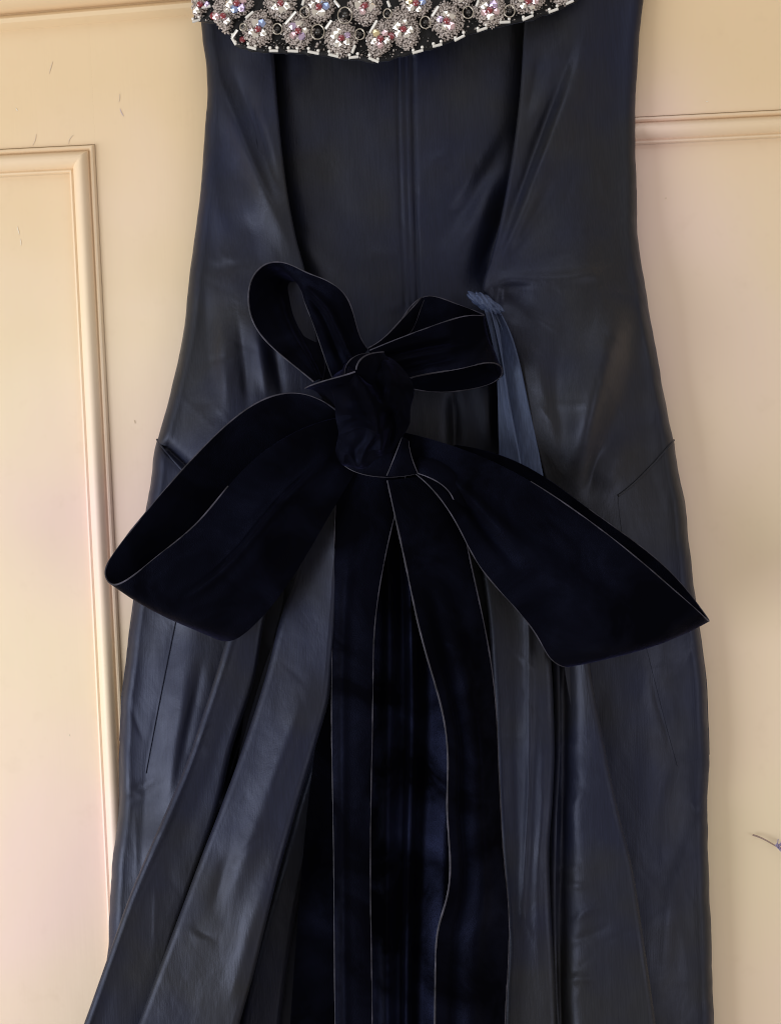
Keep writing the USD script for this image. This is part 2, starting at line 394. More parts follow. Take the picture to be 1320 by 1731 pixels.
YB = 2060
wavy = lambda Y, k: 3.2 * (meshkit.fbm(np.stack([np.asarray(Y, float) / 38, 0 * np.asarray(Y, float) + k, 0 * np.asarray(Y, float)], -1), 3, 2) - .5)
SIL_L = lambda Y: SIL_L0(Y) + wavy(Y, 0.3)
SIL_R = lambda Y: SIL_R0(Y) + wavy(Y, 7.3)
def creases(X, Y, n, seed, area, lean=0.0, amp=.0009):
    rg = np.random.default_rng(seed)
    D = 0 * X
    for i in range(n):
        x, y = rg.uniform(area[0], area[2]), rg.uniform(area[1], area[3])
        a = rg.normal(lean, .45); L = rg.uniform(25, 75)
        m = np.array([math.cos(a), math.sin(a)])
        q = [(x - m[0] * L, y - m[1] * L), (x + rg.normal(0, 5), y + rg.normal(0, 5)), (x + m[0] * L, y + m[1] * L)]
        w = rg.uniform(3, 6)
        D = D + ridge(X, Y, q, amp * rg.choice([-1, 1]) * rg.uniform(.4, 1), w, w * rg.uniform(1.2, 3))
    return D


fb = lambda X, Y, s, seed, st=1.0: meshkit.fbm(np.stack([X / s, Y / (s * st), np.full(X.shape, seed * 3.7)], -1), 3, seed) - 0.5
lerp = lambda Y, ys, vs: np.interp(Y, ys, vs)

EDGE_LU = curve([(458, 30), (463, 90), (467, 150), (474, 230), (485, 320), (500, 400), (516, 460), (532, 540), (542, 640), (552, 760), (556, 860), (530, 1000), (480, 1150), (430, 1330), (390, 1500), (340, 1800)])


def d_left(X, Y):
    D = -.018 * np.exp(-(np.maximum(X - SIL_L(Y) - 20, 0) / 60) ** 2) + lerp(Y, [-80, 100, 500, 800, 1200, 1800], [.040, .044, .056, .058, .055, .058])
    D = D + ridge(X, Y, [(352, 70), (375, 150), (412, 245), (450, 330), (485, 410), (510, 470)], .011, 20, 13)
    D = D + ridge(X, Y, [(385, 90), (418, 180), (455, 280), (482, 350)], -.007, 15, 13)
    D = D + ridge(X, Y, [(425, 90), (445, 180), (468, 280), (490, 380), (505, 440)], .006, 16, 18)
    D = D + ridge(X, Y, [(352, 230), (366, 330), (382, 430)], .004, 22, 18)
    D = D + ridge(X, Y, [(400, 330), (430, 420), (455, 500)], -.006, 30, 22)
    D = D + ridge(X, Y, [(345, 440), (352, 560), (362, 700)], -.003, 14)
    D = D + ridge(X, Y, [(372, 500), (378, 600), (385, 720)], .006, 14, 18)
    D = D + ridge(X, Y, [(398, 520), (412, 610), (420, 720)], -.006, 12)
    D = D + ridge(X, Y, [(425, 520), (440, 600), (455, 690)], .007, 12, 14)
    D = D + ridge(X, Y, [(455, 560), (470, 630), (480, 690)], -.006, 10)
    D = D + ridge(X, Y, [(340, 470), (400, 450), (450, 455)], -.0025, 12)
    D = D + ridge(X, Y, [(262, 738), (290, 765), (330, 800)], -.014, 8, 9, fade=(0, .2))
    D = D + ridge(X, Y, [(296, 1060), (269, 1195), (247, 1305), (240, 1500), (225, 1700)], -.0015, 9, 9, fade=(0, .3))
    D = D + ridge(X, Y, [(325, 1070), (300, 1250), (280, 1420)], .004, 14, 18)
    D = D + ridge(X, Y, [(350, 1080), (325, 1200), (285, 1380)], -.004, 12, 12)
    D = D + ridge(X, Y, [(210, 1345), (240, 1330), (280, 1308)], -.0022, 10)
    D = D + ridge(X, Y, [(205, 1375), (235, 1350), (262, 1345)], .0018, 9)
    D = D + ridge(X, Y, [(470, 960), (458, 1050), (440, 1140), (402, 1265), (372, 1370)], -.05, 26, fade=(.1, .2))
    D = D + creases(X, Y, 14, 51, (330, 420, 470, 760), .2) + creases(X, Y, 9, 52, (215, 1080, 330, 1600), 1.3)
    return D + .006 * fb(X, Y, 130, 1, 2.5) + .0028 * fb(X, Y, 50, 2, 2.2)


EDGE_RU = curve([(889, 0), (885, 60), (881, 130), (872, 220), (858, 310), (842, 390), (829, 440), (816, 489), (830, 520), (852, 560), (868, 615), (886, 680), (902, 740), (918, 800), (950, 900), (965, 1000), (975, 1100), (1000, 1250), (1030, 1400), (1060, 1600), (1080, 1800)])


def d_right(X, Y):
    D = -.018 * np.exp(-(np.maximum(SIL_R(Y) - X - 20, 0) / 60) ** 2) + lerp(Y, [-80, 100, 500, 800, 1200, 1800], [.040, .046, .058, .058, .050, .050])
    D = D + .022 * np.exp(-((X - 965) / 95) ** 2 - ((Y - 610) / 170) ** 2)
    D = D + ridge(X, Y, [(925, 60), (905, 130), (893, 210)], -.005, 9, 14)
    D = D + ridge(X, Y, [(975, 50), (950, 130), (915, 230), (880, 330), (852, 410), (832, 468)], -.011, 13, 9)
    D = D + ridge(X, Y, [(995, 50), (968, 130), (930, 230), (893, 325), (860, 410), (826, 486)], .017, 12, 30)
    D = D + ridge(X, Y, [(940, 300), (895, 385), (850, 455)], -.007, 16, 24)
    D = D + ridge(X, Y, [(822, 489), (865, 473), (930, 470), (1000, 462), (1065, 440)], .0065, 14, 12, fade=(0, .3))
    D = D + ridge(X, Y, [(826, 492), (870, 484), (915, 486)], -.003, 7, fade=(.1, .5))
    D = D + ridge(X, Y, [(840, 505), (880, 520), (900, 560)], -.007, 22, fade=(.1, .5))
    D = D + ridge(X, Y, [(1060, 450), (1048, 530), (1022, 620), (997, 710), (977, 790), (955, 880)], .032, 42, 32)
    D = D + ridge(X, Y, [(1075, 560), (1055, 650), (1025, 740), (1000, 830)], -.008, 22, 30)
    D = D + ridge(X, Y, [(975, 490), (955, 570), (940, 680), (925, 780)], -.007, 30, 34)
    D = D + ridge(X, Y, [(895, 560), (915, 640), (935, 740), (950, 820)], .006, 22, 18)
    D = D + ridge(X, Y, [(1020, 740), (1003, 790), (990, 850)], -.006, 10)
    D = D + ridge(X, Y, [(1055, 730), (1035, 790), (1025, 840)], .006, 20)
    D = D + ridge(X, Y, [(1105, 540), (1115, 640), (1120, 740)], -.002, 8)
    D = D + ridge(X, Y, [(1098, 1080), (1110, 1180), (1128, 1240), (1144, 1310)], -.0025, 7, 12)
    D = D + ridge(X, Y, [(1190, 1360), (1160, 1440), (1130, 1560), (1120, 1700)], .004, 14, 20)
    D = D + ridge(X, Y, [(1165, 1340), (1180, 1375), (1196, 1385)], -.003, 9)
    D = D + creases(X, Y, 18, 53, (850, 430, 1080, 800), .3, .0014) + creases(X, Y, 9, 54, (930, 80, 1060, 420), 1.9) + creases(X, Y, 12, 55, (1080, 1080, 1190, 1680), 1.7)
    return D + .006 * fb(X, Y, 130, 5, 2.5) + .0028 * fb(X, Y, 50, 6, 2.2)


def d_centre(X, Y):
    D = lerp(Y, [-80, 100, 500, 800, 1200, 1800], [.030, .031, .034, .030, .020, .020])
    D = D + ridge(X, Y, [(672, 90), (676, 300), (686, 520)], -.0030, 3.5, fade=(0, 0))
    D = D + ridge(X, Y, [(684, 90), (688, 300), (696, 520)], -.0022, 3, fade=(0, 0))
    D = D + ridge(X, Y, [(697, 90), (701, 300), (707, 520)], -.0044, 4, fade=(0, 0))
    D = D + ridge(X, Y, [(880, 190), (810, 315), (735, 430)], -.014, 20, 26)
    D = D + ridge(X, Y, [(862, 280), (835, 390), (795, 500)], -.014, 18)
    D = D + ridge(X, Y, [(850, 270), (800, 370), (755, 480)], .009, 24)
    D = D + ridge(X, Y, [(510, 220), (560, 330), (590, 450)], -.005, 30)
    D = D + ridge(X, Y, [(490, 380), (540, 460), (600, 540)], .005, 24)
    D = D + ridge(X, Y, [(600, 470), (640, 430), (690, 430)], .002, 16)
    D = D + ridge(X, Y, [(710, 280), (740, 268), (770, 250)], .002, 10)
    D = D + ridge(X, Y, [(820, 560), (825, 680), (830, 800)], .012, 26, 14)
    D = D + ridge(X, Y, [(765, 640), (768, 700), (770, 800)], -.012, 12)
    D = D - .013 * np.exp(-np.maximum(X - EDGE_LU(Y), 0) / 16) * np.clip((900 - Y) / 200, 0, 1) - .012 * np.exp(-np.maximum(EDGE_RU(Y) - X, 0) / 20) * np.clip((520 - Y) / 60, 0, 1)
    D = D + creases(X, Y, 12, 56, (500, 180, 860, 520), .6)
    return D + .006 * fb(X, Y, 110, 9, 1.6) + .002 * fb(X, Y, 40, 12, 2)


obj('centre_panel', cloth(curve([(425, -80), (430, 90), (450, 400), (490, 600), (440, 1000), (330, 1800)]), curve([(930, -80), (925, 90), (880, 400), (870, 600), (900, 1000), (960, 1800)]), -70, YB, d_centre, 170, 330, 'raw', 'raw'), 'satin', dress)
obj('side_panel', cloth(SIL_L, EDGE_LU, -70, YB, d_left, 150, 430, 'side', 'fold', r=.0035, wsil=20), 'satin', dress)
obj('side_panel', cloth(EDGE_RU, SIL_R, -70, YB, d_right, 170, 430, 'fold', 'side', r=.0035, wsil=20), 'satin', dress)
obj('back_panel', cloth(lambda Y: SIL_L(Y) + 12, lambda Y: SIL_R(Y) - 12, -70, YB, lambda X, Y: .006 + 0 * X, 12, 60, 'raw', 'raw'), 'satin', dress)

# skirt pleats below the bow
def pleat(name, xl, xr, y0, dtop, dlow, ridges, seed, left='fold', right='fold', r=.006, tilt=0.0, wr=.006, nx=70):
    def dfun(X, Y):
        a, b = xl(Y), xr(Y)
        u = np.clip((X - a) / np.maximum(b - a, 1), 0, 1)
        k = np.clip((Y - y0) / 190, 0, 1); k = k * k * (3 - 2 * k)
        D = dtop + (dlow - dtop) * k + .012 * np.clip((Y - 1000) / 800, 0, 1) + tilt * (u - .5)
        for q in ridges:
            kw = q[-1] if isinstance(q[-1], dict) else {}
            D = D + ridge(X, Y, *[v for v in q if not isinstance(v, dict)], **kw)
        x0_, x1_ = float(xl(1400)), float(xr(1400))
        D = D + creases(X, Y, 8, seed + 60, (x0_ - 40, 1080, x1_ + 30, 1700), 1.0 + .5 * (seed % 3))
        return D + wr * fb(X, Y, 110, seed, 3.0) + .0016 * fb(X, Y, 40, seed + 1, 1.5)
    obj(name, cloth(xl, xr, y0, YB, dfun, nx, 300, left, right, r=r), 'satin', dress)


F1 = curve([(440, 820), (415, 960), (381, 1087), (362, 1150), (340, 1217), (315, 1290), (287, 1357), (255, 1430), (221, 1511), (180, 1625), (142, 1731), (115, 1800)])
G1 = curve([(510, 820), (475, 960), (447, 1050), (432, 1140), (393, 1265), (369, 1366), (330, 1480), (290, 1600), (245, 1800)])
pleat('pleat', F1, G1, 720, .050, .072, [([(400, 1050), (345, 1220), (290, 1370), (225, 1520), (150, 1731)], .005, 10, dict(fade=(0, 0))), ([(430, 1080), (380, 1230), (320, 1390), (260, 1560)], -.004, 24)], 21, tilt=-.004)
F2 = curve([(530, 820), (502, 960), (473, 1050), (453, 1130), (412, 1260), (373, 1366), (342, 1445), (310, 1530), (272, 1630), (234, 1731), (208, 1800)])
G2 = curve([(585, 820), (575, 960), (566, 1080), (558, 1168), (534, 1260), (502, 1366), (474, 1465), (450, 1560), (428, 1650), (405, 1731), (388, 1800)])
pleat('pleat', F2, G2, 720, .055, .092, [([(535, 1120), (470, 1290), (420, 1430), (370, 1560)], .008, 26, dict(fade=(.2, .3))), ([(400, 1420), (375, 1490), (355, 1560)], -.005, 16), ([(318, 1556), (335, 1575), (368, 1586)], -.0022, 5, 8), ([(322, 1572), (345, 1590), (372, 1596)], .0012, 6),
                                         ([(480, 1400), (440, 1520), (400, 1650), (380, 1731)], .006, 22)], 23, r=.007, tilt=.012)
F3 = curve([(560, 820), (545, 1200), (500, 1380), (450, 1560), (405, 1731), (390, 1800)])
G3 = curve([(600, 820), (585, 1200), (545, 1366), (508, 1510), (486, 1640), (474, 1731), (468, 1800)])
pleat('pleat', F3, G3, 720, .020, .030, [], 25, tilt=.004)
F4 = curve([(795, 820), (812, 950), (826, 1050), (833, 1160), (838, 1280), (841, 1358), (847, 1450), (855, 1540), (858, 1600), (854, 1680), (852, 1800)])
G4 = curve([(890, 820), (912, 980), (930, 1100), (935, 1180), (937, 1270), (934, 1350), (928, 1445), (931, 1540), (937, 1650), (942, 1800)])
pleat('pleat', F4, G4, 800, .048, .066, [([(892, 1000), (895, 1200), (893, 1340), (888, 1440), (880, 1600)], .0045, 7, dict(fade=(0, .2))), ([(862, 1100), (866, 1300), (872, 1500)], -.004, 16), ([(915, 1150), (917, 1350), (908, 1500), (915, 1700)], .004, 10), ([(842, 1232), (868, 1246), (894, 1242)], -.0018, 8, 16)], 27, tilt=.004)
F5 = curve([(900, 820), (925, 1000), (934, 1100), (936, 1250), (930, 1400), (928, 1500), (938, 1800)])
G5 = curve([(960, 820), (985, 1000), (998, 1129), (1014, 1220), (1033, 1314), (1050, 1390), (1069, 1467), (1088, 1590), (1108, 1731), (1116, 1800)])
pleat('pleat', F5, G5, 830, .045, .064, [([(950, 1000), (952, 1200), (950, 1400), (946, 1600), (950, 1790)], -.024, 17, dict(fade=(0, 0))), ([(934, 1240), (958, 1262), (990, 1250)], .0016, 9), ([(938, 1290), (965, 1310), (992, 1345)], -.0016, 9), ([(938, 1370), (965, 1360), (995, 1330)], .0016, 10),
                                         ([(932, 1455), (958, 1470), (985, 1462)], .0026, 8), ([(935, 1500), (965, 1498), (1008, 1500)], .0024, 6), ([(945, 1575), (985, 1545), (1030, 1520)], .0035, 8), ([(945, 1600), (990, 1585), (1040, 1560)], -.003, 9), ([(948, 1668), (980, 1655), (1010, 1660)], .004, 8),
                                         ([(955, 1570), (970, 1552), (985, 1540)], -.003, 7)], 29, tilt=.004)

# satin turned wrong side out at the gathered point, right of the bow
def facing(xl, xr, y0, y1, d0, d1, tilt):
    def dfun(X, Y):
        u = np.clip((X - xl(Y)) / np.maximum(xr(Y) - xl(Y), 1), 0, 1)
        return lerp(Y, [y0, y1], [d0, d1]) + tilt * (u - .3) + .003 * fb(X, Y, 40, 31, 2)
    obj('facing', cloth(xl, xr, y0, y1, dfun, 26, 120, 'fold', 'fold', r=.0015, under=10), 'satin_wrong_side', dress)


facing(curve([(826, 512), (838, 560), (843, 640), (846, 760), (850, 840)]), curve([(838, 512), (868, 575), (895, 690), (918, 803), (924, 840)]), 512, 838, .070, .062, .010)
facing(curve([(815, 512), (832, 560), (840, 640), (843, 760), (846, 840)]), curve([(828, 512), (847, 590), (862, 680), (881, 785), (888, 840)]), 512, 838, .076, .070, .012)
gm = trimesh.creation.icosphere(4)
v = gm.vertices
n_ = meshkit.fbm(v * 1.7 + 5, 3, 3) - .5
w_ = np.abs(np.sin(v[:, 0] * 7 + v[:, 2] * 4 + 3 * n_))
v = v * (1 + .5 * n_ + .22 * w_)[:, None]
gc = P(820, 512, .074)
gather = trimesh.Trimesh(gc + v[:, [0]] * (R_ * .92 - U_ * .5) * .016 + v[:, [2]] * (U_ * .95 + R_ * .2) * .0065 + v[:, [1]] * F_ * .007, gm.faces, process=False)
obj('gather', gather, 'satin_wrong_side', dress)

# patch pockets at the hips: they follow the side panels right round to the edge
def wrapped(dbase, X, Y, back=.010, w=20):
    sd = np.clip(np.minimum(X - SIL_L(Y), SIL_R(Y) - X), 0, w)
    sn = 1 - sd / w
    return back + (dbase(X, Y) - back) * np.sqrt(np.maximum(1 - sn * sn, 0)) ** .8


def pocket(x0, x1, yt, yb, dbase, left, right, off=.0013):
    obj('pocket', cloth(x0, x1, yt, yb, lambda X, Y: wrapped(dbase, X, Y) + off, 90, 220, left, right, r=.0009, under=4), 'satin', dress)


pl_r = curve([(360, 730), (345, 830), (325, 930), (296, 1060), (269, 1195), (247, 1312)])
pocket(lambda Y: SIL_L(Y) - 1, pl_r, lambda u: 743 + 92 * u ** .95, lambda u: 1252 + 56 * u, d_left, 'raw', 'fold')
pr_l = curve([(1043, 730), (1045, 840), (1062, 960), (1098, 1116), (1126, 1226), (1144, 1292)])
pocket(pr_l, lambda Y: SIL_R(Y) + 1, lambda u: 838 - 94 * u ** 1.1, lambda u: 1296 - 20 * u, d_right, 'raw', 'raw', .0005)
for ends, f, df in ((0, lambda u: 743 + 92 * u ** .95, d_left), (1, lambda u: 838 - 94 * u ** 1.1, d_right)):
    u = np.linspace(0, 1, 60); y = f(u)
    x = (SIL_L(y) - 1) * (1 - u) + pl_r(y) * u if ends == 0 else pr_l(y) * (1 - u) + (SIL_R(y) + 1) * u
    obj('pocket_edge', tube(P(x, y, wrapped(df, x, y) + (.0016 if ends == 0 else .0008)), .0011), 'satin', dress)

# ------------------------------------------------------------------ jewelled waistband (parts of the dress)
BAND = [(328, 37), (344, 40), (372, 44), (390, 62), (400, 80), (440, 91), (500, 93), (560, 99), (600, 103), (634, 108), (668, 100), (704, 92), (760, 74), (820, 53), (880, 40), (930, 25), (966, 9), (1000, -14)]
bx0 = PchipInterpolator([p[0] for p in BAND], [p[1] for p in BAND])
bx = lambda x: bx0(x) - 3.5 + 5 * (meshkit.fbm(np.stack([np.asarray(x, float) / 9, 0 * np.asarray(x, float), 0 * np.asarray(x, float)], -1), 2, 4) - .6)


def band_d(X):
    return np.interp(X, [310, 345, 400, 660, 900, 1000], [.040, .060, .068, .072, .068, .055])


uu = np.linspace(328, 1000, 200)
rows = np.linspace(0, 1, 24)[:, None]
Xb = np.broadcast_to(uu, (24, 200)); Yb = -70 * (1 - rows) + bx(uu)[None, :] * rows
Db = band_d(Xb) + .0012 * fb(Xb, Yb, 20, 41)
Db = np.vstack([Db, Db[-1:] - .004, Db[-1:] - .010]); Xb = np.vstack([Xb, Xb[-1:], Xb[-1:]]); Yb = np.vstack([Yb, Yb[-1:] + 2, Yb[-1:] - 2])
obj('waistband', grid_mesh(P(Xb, Yb, Db)), 'band_cloth', dress)
PX = WIDE / 1320
GEMS = ['gem_clear', 'gem_clear', 'gem_rose', 'gem_clear', 'gem_gold', 'gem_clear', 'gem_mauve', 'gem_clear', 'gem_clear', 'gem_rose', 'gem_clear', 'gem_blue']


def facet(center, r, flat=.6, sub=0, spin=0.):
    g = trimesh.creation.icosphere(1, r) if sub else trimesh.creation.icosphere(0, r)
    g.apply_transform(trimesh.transformations.rotation_matrix(spin, [.3, .8, .5]))
    g.vertices[:, 1] *= flat
    g.apply_translation(center)
    return g


small = trimesh.creation.icosphere(0, 1.0)


def medallion(px, py, rx, ry, tilt=0., red=True, ngem=6, seed=0, long=0.0):
    rg = np.random.default_rng(100 + seed)
    d0 = float(band_d(px))
    parts = []
    n = int(260 * rx * ry / 700)
    ct, st = math.cos(tilt), math.sin(tilt)

    def spot(a, q):
        # rounded lozenge outline
        k = 1 / (abs(math.cos(a)) ** 1.5 + abs(math.sin(a)) ** 1.5) ** (1 / 1.5)
        ex, ey = rx * q * math.cos(a) * k * 1.16, ry * q * math.sin(a) * k * 1.16
        return px + ex * ct - ey * st, py + ex * st + ey * ct
    for i in range(n):
        a, q = i * 2.39996, math.sqrt((i + .5) / n)
        x, y = spot(a, q)
        x += rg.normal(0, .8); y += rg.normal(0, .8)
        h = .0085 * math.sqrt(max(0, 1 - q * q)) + .002
        s = small.copy(); s.apply_scale(rg.uniform(.0008, .0014) * rg.uniform(.7, 1.3, 3))
        s.apply_translation(P(x, y, d0 + h)); parts.append(s)
    # a domed core under the beads
    core = trimesh.creation.icosphere(2, 1.0)
    cv = core.vertices
    core = trimesh.Trimesh(P(px, py, d0 + .0005) + cv[:, [0]] * rx * .92 * PX * (R_ * ct - U_ * st) + cv[:, [2]] * ry * .92 * PX * (U_ * ct + R_ * st) - F_ * np.abs(cv[:, [1]]) * .008 * np.sign(1 - cv[:, [1]] * 0), core.faces, process=False)
    parts.append(core)
    md = obj('medallion', cat_mesh(parts), 'smoke_bead', dress, False)
    if red:
        obj('red_gem', facet(P(px, py, d0 + .0125), .0032, .7, 1, rg.uniform(0, 3)), 'ruby', md, False)
    for i in range(ngem):
        a = i * 2 * math.pi / max(ngem, 1) + rg.uniform(-.25, .25) + seed
        x, y = px + 11.5 * math.cos(a), py + 11.5 * math.sin(a)
        obj('clear_gem', facet(P(x, y, d0 + .0108), rg.uniform(.0034, .0047), .65, 0, rg.uniform(0, 3)), GEMS[rg.integers(len(GEMS))], md, False)


MED = [(338, 6, 13, 22, .2, 0), (377, 26, 15, 28, -.25, 1), (400, 4, 26, 22, 0, 2), (436, 48, 25, 29, .15, 3), (474, 4, 25, 28, 0, 4), (504, 51, 25, 29, -.1, 5), (539, 10, 25, 27, .1, 6), (577, 63, 26, 30, .05, 7), (617, 8, 26, 32, -.1, 8),
       (643, 64, 20, 32, .35, 9), (682, 48, 24, 34, -.35, 10), (703, 4, 24, 24, .2, 11), (755, 34, 27, 29, -.1, 12), (781, -14, 24, 24, 0, 13), (828, 16, 26, 28, -.15, 14), (893, 1, 30, 18, -.3, 15), (945, -20, 22, 26, -.3, 16)]
for k, (x, y, rx, ry, t, s) in enumerate(MED):
    medallion(x, y, rx * .99, ry * .99, t, True, 5 if rx > 18 else 3, s)
obj('red_gem', facet(P(361, 26, .066), .0038, .7, 1), 'ruby', dress, False)
obj('red_gem', facet(P(410, 66, .070), .0032, .7, 1), 'ruby', dress, False)
obj('red_gem', facet(P(661, 60, .080), .0036, .7, 1), 'ruby', dress, False)

BUG = [(341, 12, 356, 9), (325, 36, 338, 32), (365, 35, 383, 44), (401, 50, 392, 63), (392, 63, 399, 75), (418, 78, 433, 82), (415, 30, 428, 19), (455, 85, 470, 85), (482, 40, 500, 19), (486, 85, 504, 86), (520, 86, 539, 90), (555, 91, 572, 95), (589, 97, 606, 95), (623, 97, 640, 104),
       (550, 48, 560, 34), (625, 55, 637, 34), (595, 89, 600, 76), (565, 0, 574, 11), (511, 8, 514, -2), (697, 89, 715, 84), (731, 78, 747, 74), (768, 68, 785, 59), (730, 27, 741, 10), (655, 1, 659, 11), (805, 10, 809, 0), (806, 52, 823, 46), (844, 37, 862, 36), (883, 33, 901, 25), (927, 20, 943, 14), (956, 6, 969, 0)]
for i, (x0, y0, x1, y1) in enumerate(BUG):
    edge_bug = y0 > bx(np.clip(x0, 328, 1000)) - 16
    hh = .0075 if edge_bug else .009
    t = np.linspace(0, 1, 4)
    obj('bugle_bead', tube(P(x0 + (x1 - x0) * t, y0 + (y1 - y0) * t, band_d(x0) + hh), .0014, 8), 'silver', dress, 40)
    if edge_bug:
        for x, y in ((x0, y0), (x1, y1)):
            obj('round_bead', trimesh.creation.icosphere(2, .0016).apply_translation(P(x + (1.5 if x == x0 else -1.5), y - 5, band_d(x) + .0062)), 'pearl_bead', dress)
for x, y, r in ((469, 48, 8), (411, 45, 5.5), (537, 53, 11), (608, 57, 8), (583, 25, 12), (515, 20, 8), (719, 37, 9), (791, 20, 9), (861, 18, 9), (655, 22, 7)):
    a = np.linspace(0, 2 * np.pi, 25)
    lp = obj('wire_loop', tube(P(x + r * np.cos(a), y + r * 1.15 * np.sin(a), band_d(x) + .0095), .00065, 6, False), 'silver_dull', dress)
    obj('dark_bead', trimesh.creation.icosphere(2, r * PX * .55).apply_translation(P(x, y, band_d(x) + .0045)), 'dark_bead', lp)
rg = np.random.default_rng(5)
tiny = []
for i in range(420):
    x = rg.uniform(331, 965); y = bx(x) - abs(rg.normal(0, 30)) - 2
    s = small.copy(); s.apply_scale(rg.uniform(.0007, .0014)); s.apply_translation(P(x, y, band_d(x) + .002)); tiny.append(s)
obj('seed_beads', cat_mesh(tiny), 'dark_bead', dress, kind='stuff')
tiny = []
for i in range(320):
    x = rg.uniform(331, 965); y = bx(x) - abs(rg.normal(0, 34)) - 3
    s = small.copy(); s.apply_scale(rg.uniform(.0005, .0013) * rg.uniform(.6, 1.4, 3)); s.apply_translation(P(x, y, band_d(x) + .0025)); tiny.append(s)
obj('seed_beads', cat_mesh(tiny), 'smoke_bead', dress, False, kind='stuff')

# ------------------------------------------------------------------ velvet bow
bow = thing('velvet_bow', 'black velvet ribbon bow with long hanging tails tied over the satin dress', 'bow')


def ribbon(name, rungs, bulge=0.004, n=150, m=26, waves=(), edges=(True, True), th=.0012, er=.00070, trim=((0, 1), (0, 1)), mat_='velvet', sub='edge', crumple=0.0):
    """A ribbon through rungs ((x, y, d) of one edge, (x, y, d) of the other[, (dx, dy, dd) bow of the middle]). waves: (across 0-1, along range, height, width) creases."""
    if name == 'tail':                                           # the tails hang on below the picture
        rungs = list(rungs) + [tuple((q[0] + (q[0] - p_[0]) * .3, 1990 + 25 * k, q[2]) for k, (q, p_) in enumerate(zip(rungs[-1][:2], rungs[-2][:2])))]
    A = spline([r[0] for r in rungs], n); B = spline([r[1] for r in rungs], n)
    mid = spline([(r[2] if len(r) > 2 else (0, 0, 0)) for r in rungs], n)
    w = np.linspace(0, 1, m)[None, :, None]
    Q = A[:, None] * (1 - w) + B[:, None] * w + 4 * w * (1 - w) * mid[:, None]
    S = P(Q[..., 0], Q[..., 1], Q[..., 2])
    du = np.gradient(S, axis=0); dv = np.gradient(S, axis=1)
    N = np.cross(du, dv); N /= np.maximum(np.linalg.norm(N, axis=2, keepdims=True), 1e-12)
    h = bulge * 4 * w[..., 0] * (1 - w[..., 0]) * np.ones((n, 1))
    tt = np.linspace(0, 1, n)[:, None]
    for ac, (t0, t1), hh, ww in waves:
        ac0, ac1 = ac if isinstance(ac, tuple) else (ac, ac)
        cen = ac0 + (ac1 - ac0) * np.clip((tt - t0) / (t1 - t0), 0, 1)
        env = np.clip((tt - t0) / .08, 0, 1) * np.clip((t1 - tt) / .08, 0, 1)
        h = h + hh * env * np.exp(-((w[..., 0] - cen) / ww) ** 2)
    h = h + .0025 * (meshkit.fbm(S * 18 + 3, 3, 11) - .5) * np.minimum(1, 8 * w[..., 0] * (1 - w[..., 0]))
    if crumple:
        q = S * 34
        h = h + crumple * (np.abs(meshkit.fbm(q + 2.2 * meshkit.fbm(q * .6 + 9, 2, 4)[..., None], 2, 6) - .5) * -2 + .25) * np.minimum(1, 6 * w[..., 0] * (1 - w[..., 0]))
    S2 = S + N * h[..., None]
    top, bot = S2 + N * th / 2, S2 - N * th / 2
    ring = np.concatenate([top, bot[:, ::-1], top[:, :1]], 1)
    me = trimesh.Trimesh(*[grid_mesh(ring)[0], np.vstack([grid_mesh(ring)[1][:, [0, 1, 2]], grid_mesh(ring)[1][:, [0, 2, 3]]])], process=False)
    p = obj(name, me, mat_, bow, 50)
    for k, col in ((0, 0), (1, -1)):
        if edges[k]:
            er_ = er
            a, b = (int(x * (n - 1)) for x in trim[k])
            e_ = S2[a:b + 1, col]
            er_ = er * (.55 + 1.0 * meshkit.fbm(e_ * 60, 3, 5))
            obj(sub, tube(e_, er_, 6), 'selvedge', p)
    return p


# upper left loop
ribbon('loop', [((622, 590, .095), (565, 645, .090)), ((606, 562, .105), (545, 592, .098)), ((597, 530, .112), (527, 540, .100)), ((584, 500, .114), (514, 505, .098)), ((556, 476, .112), (506, 482, .094)), ((520, 461, .108), (497, 470, .085)),
                ((485, 445, .106), (500, 472, .066)), ((452, 445, .104), (500, 478, .046)), ((428, 467, .102), (502, 490, .038)), ((420, 505, .100), (517, 518, .036)), ((430, 548, .098), (532, 552, .040)), ((464, 590, .098), (546, 598, .060)), ((530, 645, .098), (545, 640, .085))],
       bulge=.002, n=190, m=48, waves=[((.35, .5), (.0, .36), .005, .06), ((.62, .75), (.0, .34), -.004, .08), ((.5, .4), (.62, 1.0), .004, .08), (.75, (.65, 1.0), -.003, .07)], crumple=.002)
# upper right loop
ribbon('loop', [((625, 592, .098), (655, 655, .100)), ((690, 566, .112), (722, 632, .118)), ((745, 546, .116), (785, 621, .122)), ((800, 533, .110), (832, 613, .114)), ((818, 533, .098), (848, 622, .098)), ((812, 529, .078), (846, 636, .078)), ((772, 514, .068), (806, 655, .070)),
                ((716, 502, .068), (735, 662, .066)), ((668, 556, .076), (690, 655, .070)), ((622, 588, .088), (640, 645, .080))],
       bulge=.003, n=180, m=48, waves=[((.25, .4), (.0, .33), .005, .06), ((.5, .6), (.0, .36), -.005, .08), ((.8, .75), (.02, .3), .003, .06)], crumple=.002)
